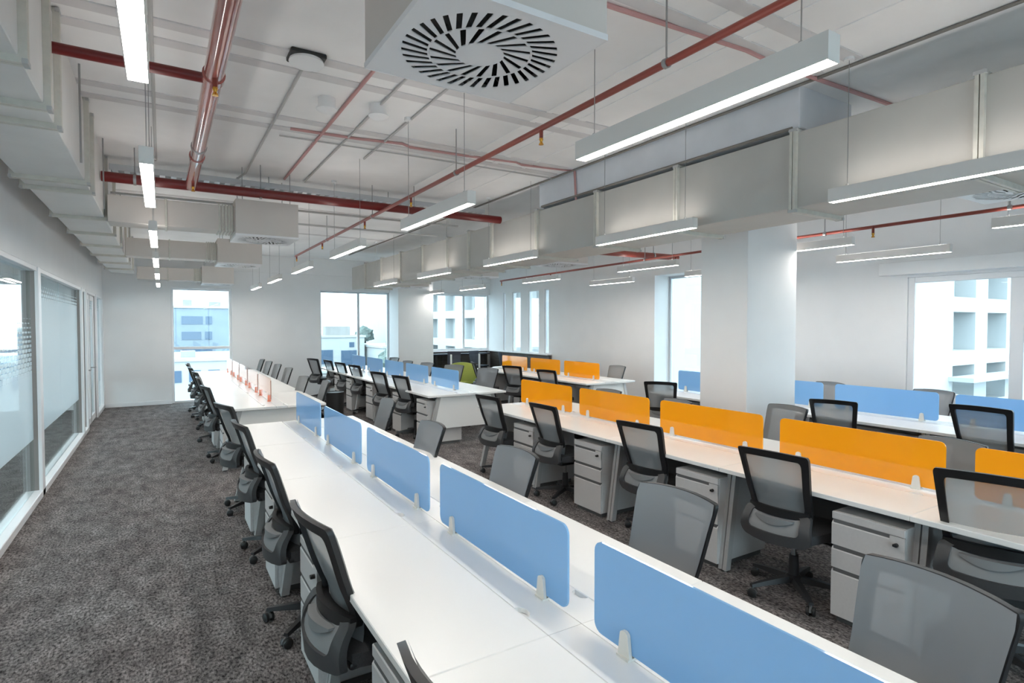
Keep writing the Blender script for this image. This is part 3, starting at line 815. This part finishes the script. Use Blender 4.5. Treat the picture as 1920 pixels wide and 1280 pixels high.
PED = None
def ped_proto():
    e = empty('drawer_pedestal'); w = .195; d = .56
    # local: front faces -X, origin on the floor at the front middle
    MB().bbox(.018, d, -w, w, .04, .655, .004).build('cabinet_body', 'ped', e)
    MB().box(.03, d - .03, -w + .02, w - .02, .0, .04).build('plinth', 'ped_dark', e)
    MB().box(.004, .018, -w + .01, w - .01, .05, .64).build('drawer_recess', 'ped_dark', e)
    MB().bbox(0, .02, -w, w, .61, .655, .004).build('top_rail', 'ped', e)
    for z0, z1 in ((.04, .31), (.325, .445), (.46, .600)):
        dr = MB().prism([(0.0, z0), (0.0, z1 - .016), (.010, z1 - .001), (.018, z1), (.018, z0)], 'y', -w, w)
        o = dr.build('drawer', 'ped', e)
        if z1 > .59:
            MB().box(-.003, .012, -w, -w + .075, z0 + .075, z1 + .008).build('lock_plate', 'ped', o)
            MB().tube([(-.018, -w + .04, .565), (0, -w + .04, .565)], .011, 10).build('lock', 'lock', o, 'auto')
            MB().bbox(-.026, -.016, -w + .028, -w + .052, .558, .572, .002).build('key', 'lock', o)
    index_kids(e); return e
def peds(X, ys, where, flip=False):
    global PED
    for i, y in enumerate(ys):
        if PED is None: PED = ped_proto(); o = PED
        else: o = copy_tree(PED)
        o.location = (X, y, 0); o.rotation_euler = (0, 0, pi if flip else 0)
        tag(o, 'grey three-drawer pedestal, %s from the camera under %s' % (ORD[i], where), 'pedestal', 'drawer pedestals')

s1 = [1.475 + 1.2 * k for k in range(-4, 5)]
bench('bench_desk', 'long white bench desk with blue screens nearest the camera', 1.185, .605, s1[1], s1[-1], s1, False, True)
s3 = [1.418 + 1.2 * k for k in range(-3, 5)]
bench('bench_desk', 'long white bench desk with bright orange screens in the middle', 3.935, .605, s3[0], s3[-1], s3, False, True)
s4 = [1.37 + 1.2 * k for k in range(-2, 5)]
bench('bench_desk', 'white bench desk with blue screens beside the right windows', 6.79, .605, s4[0], s4[-1], s4, False, True)
s1b = [7.83 + 1.2 * k for k in range(6)]
bench('bench_desk', 'far white bench desk with clear orange screens by the narrow window', 1.19, .605, 7.5, 14.15, s1b, True, True)
s2 = [7.72 + 1.17 * k for k in range(6)]
bench('bench_desk', 'far white bench desk with blue screens in front of the far window', 3.845, .645, 7.45, 13.95, s2, True, True)
s3b = [7.86 + 1.2 * k for k in range(4)]
bench('bench_desk', 'far white bench desk with orange screens near the corner windows', 6.76, .57, 7.6, 11.75, s3b, True, True)

screens('acr_blue', 1.183, [s + .071 for s in s1[3:-1]], 1.057, 'blue acrylic desk screen, %s from the camera on the nearest bench', 'blue screens on the nearest bench')
screens('acr_orange', 3.935, [s + .071 for s in s3[2:-1]], 1.057, 'bright orange acrylic desk screen, %s from the camera on the middle bench', 'orange screens on the middle bench')
screens('acr_blue', 6.79, [s + .071 for s in s4[2:-1]], 1.057, 'blue acrylic desk screen, %s from the camera on the bench by the right windows', 'blue screens on the window bench')
screens('acr_clear_orange', 1.19, [s + .071 for s in s1b[:5]], 1.057, 'clear orange-tinted desk screen, %s from the camera on the far corridor bench', 'clear orange screens', 'clip_orange')
screens('acr_blue', 3.845, [s + .07 for s in s2[:5]], 1.02, 'blue acrylic desk screen, %s from the camera on the far middle bench', 'blue screens on the far middle bench')
screens('acr_orange', 6.76, [s + .071 for s in s3b[:3]], 1.057, 'orange acrylic desk screen, %s from the camera on the far bench near the corner', 'orange screens on the far corner bench')

W_ = .195
peds(.60, [s + .03 + W_ for s in s1[4:-1]], 'the corridor side of the nearest bench')
peds(3.36, [s + .03 + W_ for s in (s3[3], s3[4])] + [3.915 + W_, 5.02 + W_], 'the near side of the orange-screen middle bench')
peds(6.22, [s + .03 + W_ for s in s4[3:-1]], 'the near side of the window-side blue bench')
peds(.60, [7.62 + W_] + [s + .03 + W_ for s in s1b[1:5]], 'the corridor side of the far corridor bench')
peds(3.24, [y + W_ for y in (7.60, 8.65, 10.09, 11.43, 12.38)], 'the near side of the far blue bench')
peds(6.22, [y + W_ for y in (8.45, 9.62, 11.1)], 'the near side of the far orange bench')

# ================================================================== CHAIRS
def chair_proto():
    e = empty('office_chair')
    def back(u, v, dy=0.):
        # u -1..1 across, v 0..1 up
        w = .19 + .038 * v
        y = -.205 - .085 * v - .03 * v * v + .018 * math.exp(-((v - .12) / .2) ** 2) + .040 * u * u
        z = .555 + .425 * v - .012 * u * u * max(v, 0)
        return (u * w, y + dy, z)
    outer = rrect(-1, 1, 0, 1, .065, 4); 
    inner = []
    for (u, v) in outer:
        inner.append((max(-.83, min(.83, u)) if abs(u) > .83 else u, min(.885, max(.085, v))))
    inner = rrect(-.82, .82, .085, .895, .08, 4)
    # finer outlines so that the bars follow the curve of the back
    def refine(p, k=6):
        q = []
        for a, b in zip(p, p[1:] + p[:1]):
            L = math.hypot(b[0] - a[0], (b[1] - a[1]) * 2)
            n = k if L > .5 else 1
            for i in range(n): q.append((a[0] + (b[0] - a[0]) * i / n, a[1] + (b[1] - a[1]) * i / n))
        return q
    MB().ring(refine(outer), refine(inner), lambda u, v: back(u, v, -.022), (0, .022, 0)).build('back_frame', 'chair_black', e, 'auto')
    def front(a, b):
        v = -.16 + 1.157 * (b + 1) / 2
        u = a * (.985 - .035 * max(0, abs(b) - .9) * 10)
        x, y, z = back(u, v, .006)
        return (x, y, z)
    MB().sheet(front, 10, 12).build('back_mesh', 'mesh', e, True)
    # lumbar bar and pad
    def lum(a, b):
        x, y, z = back(a * 1.0, .06, 0)
        return (x, y - .026 - .006 * (1 - a * a), .582 + b * .026 * (1 - .2 * a * a))
    MB().slab(lum, 10, 2, (0, -.024, 0)).build('lumbar_bar', 'chair_black', e, 'auto')
    pad = MB()
    pad.slab(lambda a, b: (a * .12, -.292 + .03 * a * a, .547 + b * .022 * (1 - a * a * .8) - .014 * (1 - a * a)), 10, 3, (0, .035, 0))
    pad.build('lumbar_pad', 'chair_pad', e, 'auto')
    # lower shell wrapping the seat
    def shell(u, v, d=0.):
        # v 0 bottom .. 1 top
        w = .205 + .028 * (1 - v) - .06 * max(0, .30 - v)
        y = -.205 - .085 * math.sin(pi * (1 - v) ** .9 * .62) + .06 * u * u * (.4 + .6 * (1 - v))
        z = .395 + .185 * v + .012 * u * u
        return (u * w, y + d, z)
    so = rrect(-1, 1, 0, 1, .16, 4); si = rrect(-.74, .74, .36, .97, .14, 4)
    MB().ring(refine(so), refine(si), lambda u, v: shell(u, v, -.02), (0, .03, 0)).build('shell_rim', 'chair_grey', e, 'auto')
    MB().slab(lambda a, b: shell(a * .8, .3 + .345 * (b + 1), -.008), 8, 6, (0, .012, 0)).build('shell_fabric', 'chair_pad', e, 'auto')
    MB().bbox(-.016, .016, -.292, -.286, .424, .436, .002).build('maker_tag', 'tag', e)
    # seat cushion
    def seat_top(a, b):
        rx = .24 * (1 - .10 * max(0, -b)); 
        x = a * rx * math.sqrt(1 - .18 * b * b); y = .015 + b * .235 * math.sqrt(1 - .18 * a * a)
        edge = max(abs(a), abs(b)) ** 6
        return (x, y, .498 - .030 * edge - .012 * (1 - a * a) * .5 - .012 * max(0, b) ** 3)
    MB().slab(seat_top, 12, 12, (0, 0, -.055)).build('seat', 'chair_fabric', e, 'auto')
    MB().bbox(-.20, .20, -.21, .20, .405, .436, .012, 2).build('seat_pan', 'chair_black', e)
    mc = MB().bbox(-.085, .085, -.12, .10, .345, .405, .014, 2)
    mech = mc.build('tilt_mechanism', 'chair_black', e)
    MB().tube([(.08, .02, .375), (.20, .03, .375), (.245, .03, .37)], [.007, .007, .012], 8).build('lever', 'chair_black', mech, 'auto')
    MB().tube([(0, 0, .10), (0, 0, .36)], .0145, 12).build('gas_piston', 'wire', e, 'auto')
    b_ = MB().lathe([(.030, .075), (.048, .078), (.05, .115), (.034, .125), (.028, .25), (.026, .252)], n=16)
    for k in range(5):
        a = 2 * pi * k / 5 + pi / 2; c, s = cos(a), sin(a)
        prof = [(.035, .026, .080, .118), (.12, .024, .076, .110), (.22, .020, .070, .096), (.305, .016, .064, .082)]
        vs = []
        for r, hw, z0, z1 in prof:
            vs += [(r * c + s * hw, r * s - c * hw, z0), (r * c - s * hw, r * s + c * hw, z0), (r * c - s * hw * .7, r * s + c * hw * .7, z1), (r * c + s * hw * .7, r * s - c * hw * .7, z1)]
        fs = [[0, 1, 2, 3], [12, 15, 14, 13]]
        for i in range(3):
            for j in range(4): fs.append([4 * i + j, 4 * i + 4 + j, 4 * i + 4 + (j + 1) % 4, 4 * i + (j + 1) % 4])
        b_.add(vs, fs)
    b_.build('star_base', 'chair_base', e, 'auto')
    cw = MB()
    for x0, x1 in ((-.026, -.007), (.007, .026)):
        cw.tube([(x0, 0, .027), (x0 + .003, 0, .027), (x1 - .003, 0, .027), (x1, 0, .027)], [.023, .027, .027, .023], 16)
    cw.tube([(-.008, 0, .027), (.008, 0, .027)], .008, 8)
    cwm = cw.mesh('caster', 'caster', 'auto')
    hd = MB()
    hp = [(.030 * cos(t), .027 + .030 * sin(t)) for t in [pi * k / 8 for k in range(9)]]
    hd.prism(hp + [(-.02, .027), (-.012, .040), (.012, .040), (.02, .027)], 'x', -.0065, .0065)
    hd.tube([(0, 0, .05), (0, 0, .072)], .008, 8)
    hdm = hd.mesh('caster_hood', 'caster_hood', False)
    for k in range(5):
        a = 2 * pi * k / 5 + pi / 2
        o = put('caster', cwm, e, (.297 * cos(a), .297 * sin(a), 0), a + (.6, 2.2, 4.0, 1.1, 5.2)[k])
        put('caster_hood', hdm, o)
    index_kids(e); return e
CH = None
def chair(bx, by, facing, yaw, dz, label, group):
    """bx,by = where the middle of the back's top edge stands; facing +1: towards +X, -1: towards -X; yaw turns it further"""
    global CH
    first = CH is None
    if first: CH = chair_proto()
    a = (-pi / 2 if facing > 0 else pi / 2) + R(yaw)
    o = copy_tree(CH)
    d = .30
    # local back is at -Y ; forward = local +Y rotated by a
    o.location = (bx - sin(a) * d, by + cos(a) * d, 0)
    o.rotation_euler = (0, 0, a)
    spin = random.uniform(0, 2 * pi / 5)
    for c in [c for c in COL.objects if c.parent == o]:
        nm = c.name.split('.')[0]
        if nm not in ('star_base', 'caster'): c.location.z += dz
        if nm in ('star_base', 'caster'):
            m = Matrix.Rotation(spin, 4, 'Z')
            c.location = m @ c.location; c.rotation_euler[2] += spin
    tag(o, label, 'chair', group)
    return o
def chairs(spec, facing, where, group):
    for i, (bx, by, yaw, dz) in enumerate(spec):
        chair(bx, by, facing, yaw, dz, 'grey mesh office chair, %s from camera, %s' % (ORD[i], where), group)
G = 'mesh office chairs'
chairs([(.47, 1.02, 4, .05), (.47, 2.28, 5, .05), (.47, 3.42, 2, .05), (.475, 4.68, 5, .05), (.46, 5.86, 14, .05)], 1, 'corridor side of nearest blue bench', G)
chairs([(2.02, .78, -10, .0), (2.05, 1.84, 2, .0), (1.88, 2.97, 1, .0), (1.83, 4.15, 0, .0), (2.02, 5.72, -3, .0)], -1, 'aisle side of nearest blue bench', G)
chairs([(3.34, 1.08, 14, .07), (3.20, 2.13, 5, .0), (3.22, 3.31, 7, .0), (3.18, 4.60, 1, .0), (3.15, 5.66, 7, -.025)], 1, 'near side of middle orange bench', G)
chairs([(4.86, 1.80, -8, -.05), (5.15, 3.25, -9, .0), (4.88, 4.38, -8, -.05), (4.9, 5.55, 3, -.05)], -1, 'column side of middle orange bench', G)
chairs([(5.90, 2.0, -2, .09), (5.94, 3.26, 17, .0), (5.85, 5.58, 34, .0)], 1, 'aisle side of blue bench by right windows', G)
chairs([(7.92, 3.13, -5, .0), (7.78, 4.3, -12, .0), (7.82, 5.5, 6, .0)], -1, 'wall side of blue bench by right windows', G)
chairs([(.45, 8.27, 8, .0), (.45, 9.72, -4, .0), (.45, 10.93, 6, .0), (.43, 12.13, 3, .0), (.43, 13.32, -5, .0)], 1, 'corridor side of far bench by narrow window', G)
chairs([(1.95, 8.1, -4, .0), (1.84, 9.0, 5, .0), (1.97, 10.95, 4, .0), (1.97, 12.1, 5, .0), (1.97, 13.2, 6, .0), (1.95, 14.05, 2, .0)], -1, 'aisle side of far bench by narrow window', G)
chairs([(3.12, 8.4, 12, .0), (3.06, 9.28, 14, .0), (3.2, 11.15, 12, .0), (3.17, 12.1, 12, .0), (3.15, 13.05, 8, .0), (3.0, 13.85, 20, .0)], 1, 'near side of far blue bench', G)
chairs([(5.05, 9.0, 25, .0), (4.90, 10.1, 30, .0), (4.72, 11.0, 12, .0), (4.6, 11.8, 5, .0), (4.8, 13.2, 8, .0)], -1, 'far side of far blue bench', G)
chairs([(5.72, 8.15, 14, .0), (5.72, 9.3, 22, .0), (5.62, 10.7, -20, .0)], 1, 'near side of far orange bench', G)
chairs([(7.5, 8.25, 0, .0), (7.6, 9.6, 12, .0), (7.55, 10.8, -6, .0)], -1, 'wall side of far orange bench', G)
# the pattern chair itself is not part of the room
def drop(o):
    for c in KIDS[o.name]: drop(c)
    bpy.data.objects.remove(o)
drop(CH)

# ================================================================== BREAKOUT CORNER
bp = empty('wall_panelling', (7.2, 14.6, 0)); struct(bp, 'dark wood panelling below the corner windows', 'panelling')
x = 6.21
while x < 8.1:
    MB().bbox(x - 7.2, min(x + .50, 8.2) - 7.2, .08, .145, 0, 1.0, .004).build('panel_board', 'dark_panel', bp); x += .505
y = 11.6
while y < 14.5:
    MB().bbox(8.26 - 7.2, 8.325 - 7.2, y - 14.6, min(y + .50, 14.68) - 14.6, 0, 1.0, .004).build('panel_board', 'dark_panel', bp); y += .505
MB().bbox(6.2 - 7.2, 8.33 - 7.2, .02, .15, 1.0, 1.03, .004).build('sill', 'white_frame', bp)
MB().bbox(8.20 - 7.2, 8.33 - 7.2, 11.6 - 14.6, .02, 1.0, 1.03, .004).build('sill', 'white_frame', bp)
gs = tag(empty('glass_screen', (7.1, 13.3, 0)), 'low clear glass screen with slim posts in front of the dark panelling', 'glass screen')
for px in (-.75, .08, .75): MB().bbox(px - .02, px + .02, -.02, .02, 0, 1.0, .004).build('post', 'white_frame', gs)
for a, b in ((-.73, .06), (.10, .73)): MB().bbox(a, b, -.005, .005, .08, .98, .002).build('glass_pane', 'glass', gs)
def stool(x, y, rz, label):
    e = tag(empty('bar_stool', (x, y, 0), rz), label, 'stool', 'bar stools in the corner')
    MB().bbox(-.19, .19, -.19, .19, .62, .66, .014, 2).build('seat', 'stool', e)
    MB().slab(lambda a, b: (a * .18, -.20 - .03 * (b + 1) + .03 * a * a, .70 + .17 * (b + 1)), 6, 5, (0, -.02, 0)).build('backrest', 'stool', e, 'auto')
    for sx in (-1, 1):
        for sy in (-1, 1):
            MB().tube([(sx * .14, sy * .14, .63), (sx * .21, sy * .21, 0)], .013, 8).build('leg', 'black', e, 'auto')
        MB().tube([(sx * .15, -.17, .64), (sx * .15, -.205, .72)], .010, 8).build('back_bracket', 'black', e)
    q = .185
    MB().tube([(-q, -q, .25), (q, -q, .25), (q, q, .25), (-q, q, .25), (-q, -q, .25)], .009, 8).build('footrest', 'black', e)
    return e
stool(6.68, 13.85, 2.6, 'dark bar stool beside the far column, leftmost in the corner')
stool(7.5, 13.88, 3.4, 'dark bar stool under the corner window, right of the leftmost one')
stool(7.85, 12.9, 4.4, 'dark bar stool against the right-hand panelling in the corner')
bt = tag(empty('high_table', (7.2, 14.45, 0)), 'dark narrow high table along the corner windows', 'table')
MB().bbox(-.9, .85, -.18, .18, .93, .965, .004).build('tabletop', 'stool', bt)
for px in (-.8, .75): MB().bbox(px - .03, px + .03, -.12, .12, 0, .93, .004).build('leg', 'black', bt)
lc = tag(empty('lounge_chair', (6.28, 12.5, 0), -.5), 'lime green round-backed lounge chair in the breakout corner', 'chair')
n = 24
bk = MB()
bk.slab(lambda a, b: (.44 * sin(a * 1.15) * (1 - .2 * max(0, b) ** 2), -.36 * cos(a * 1.15) - .05 * b, .60 + .27 * b * math.sqrt(max(0, 1 - .7 * a * a))), 16, 8, (0, .06, 0)).build('backrest', 'lime', lc, 'auto')
MB().lathe([(.20, .34), (.32, .35), (.34, .39), (.32, .43), (.2, .445)], n=28).build('seat', 'lime', lc, 'auto')
for k in range(4):
    a = pi / 4 + k * pi / 2
    MB().tube([(.2 * cos(a), .2 * sin(a), .35), (.3 * cos(a), .3 * sin(a), 0)], .014, 8).build('leg', 'black', lc)
rt = tag(empty('side_table', (7.15, 11.95, 0)), 'small round white side table beside the lime chair', 'table')
MB().lathe([(.28, .70), (.30, .71), (.30, .725), (.28, .735)], n=28).build('tabletop', 'desk', rt, 'auto')
MB().tube([(0, 0, .02), (0, 0, .70)], .025, 12).build('stem', 'black', rt, 'auto')
MB().lathe([(.2, 0), (.2, .012), (.03, .03)], n=24).build('foot', 'black', rt, 'auto')
bn = tag(empty('waste_bin', (2.62, 10.3, 0)), 'black waste bin standing between the two far benches', 'bin')
MB().lathe([(.12, 0), (.14, .005), (.16, .55), (.15, .552)], n=20).build('bucket', 'black', bn, 'auto')
MB().tube([(.155 * cos(2 * pi * k / 20), .155 * sin(2 * pi * k / 20), .555) for k in range(21)], .008, 6).build('rim', 'black', bn, 'auto')
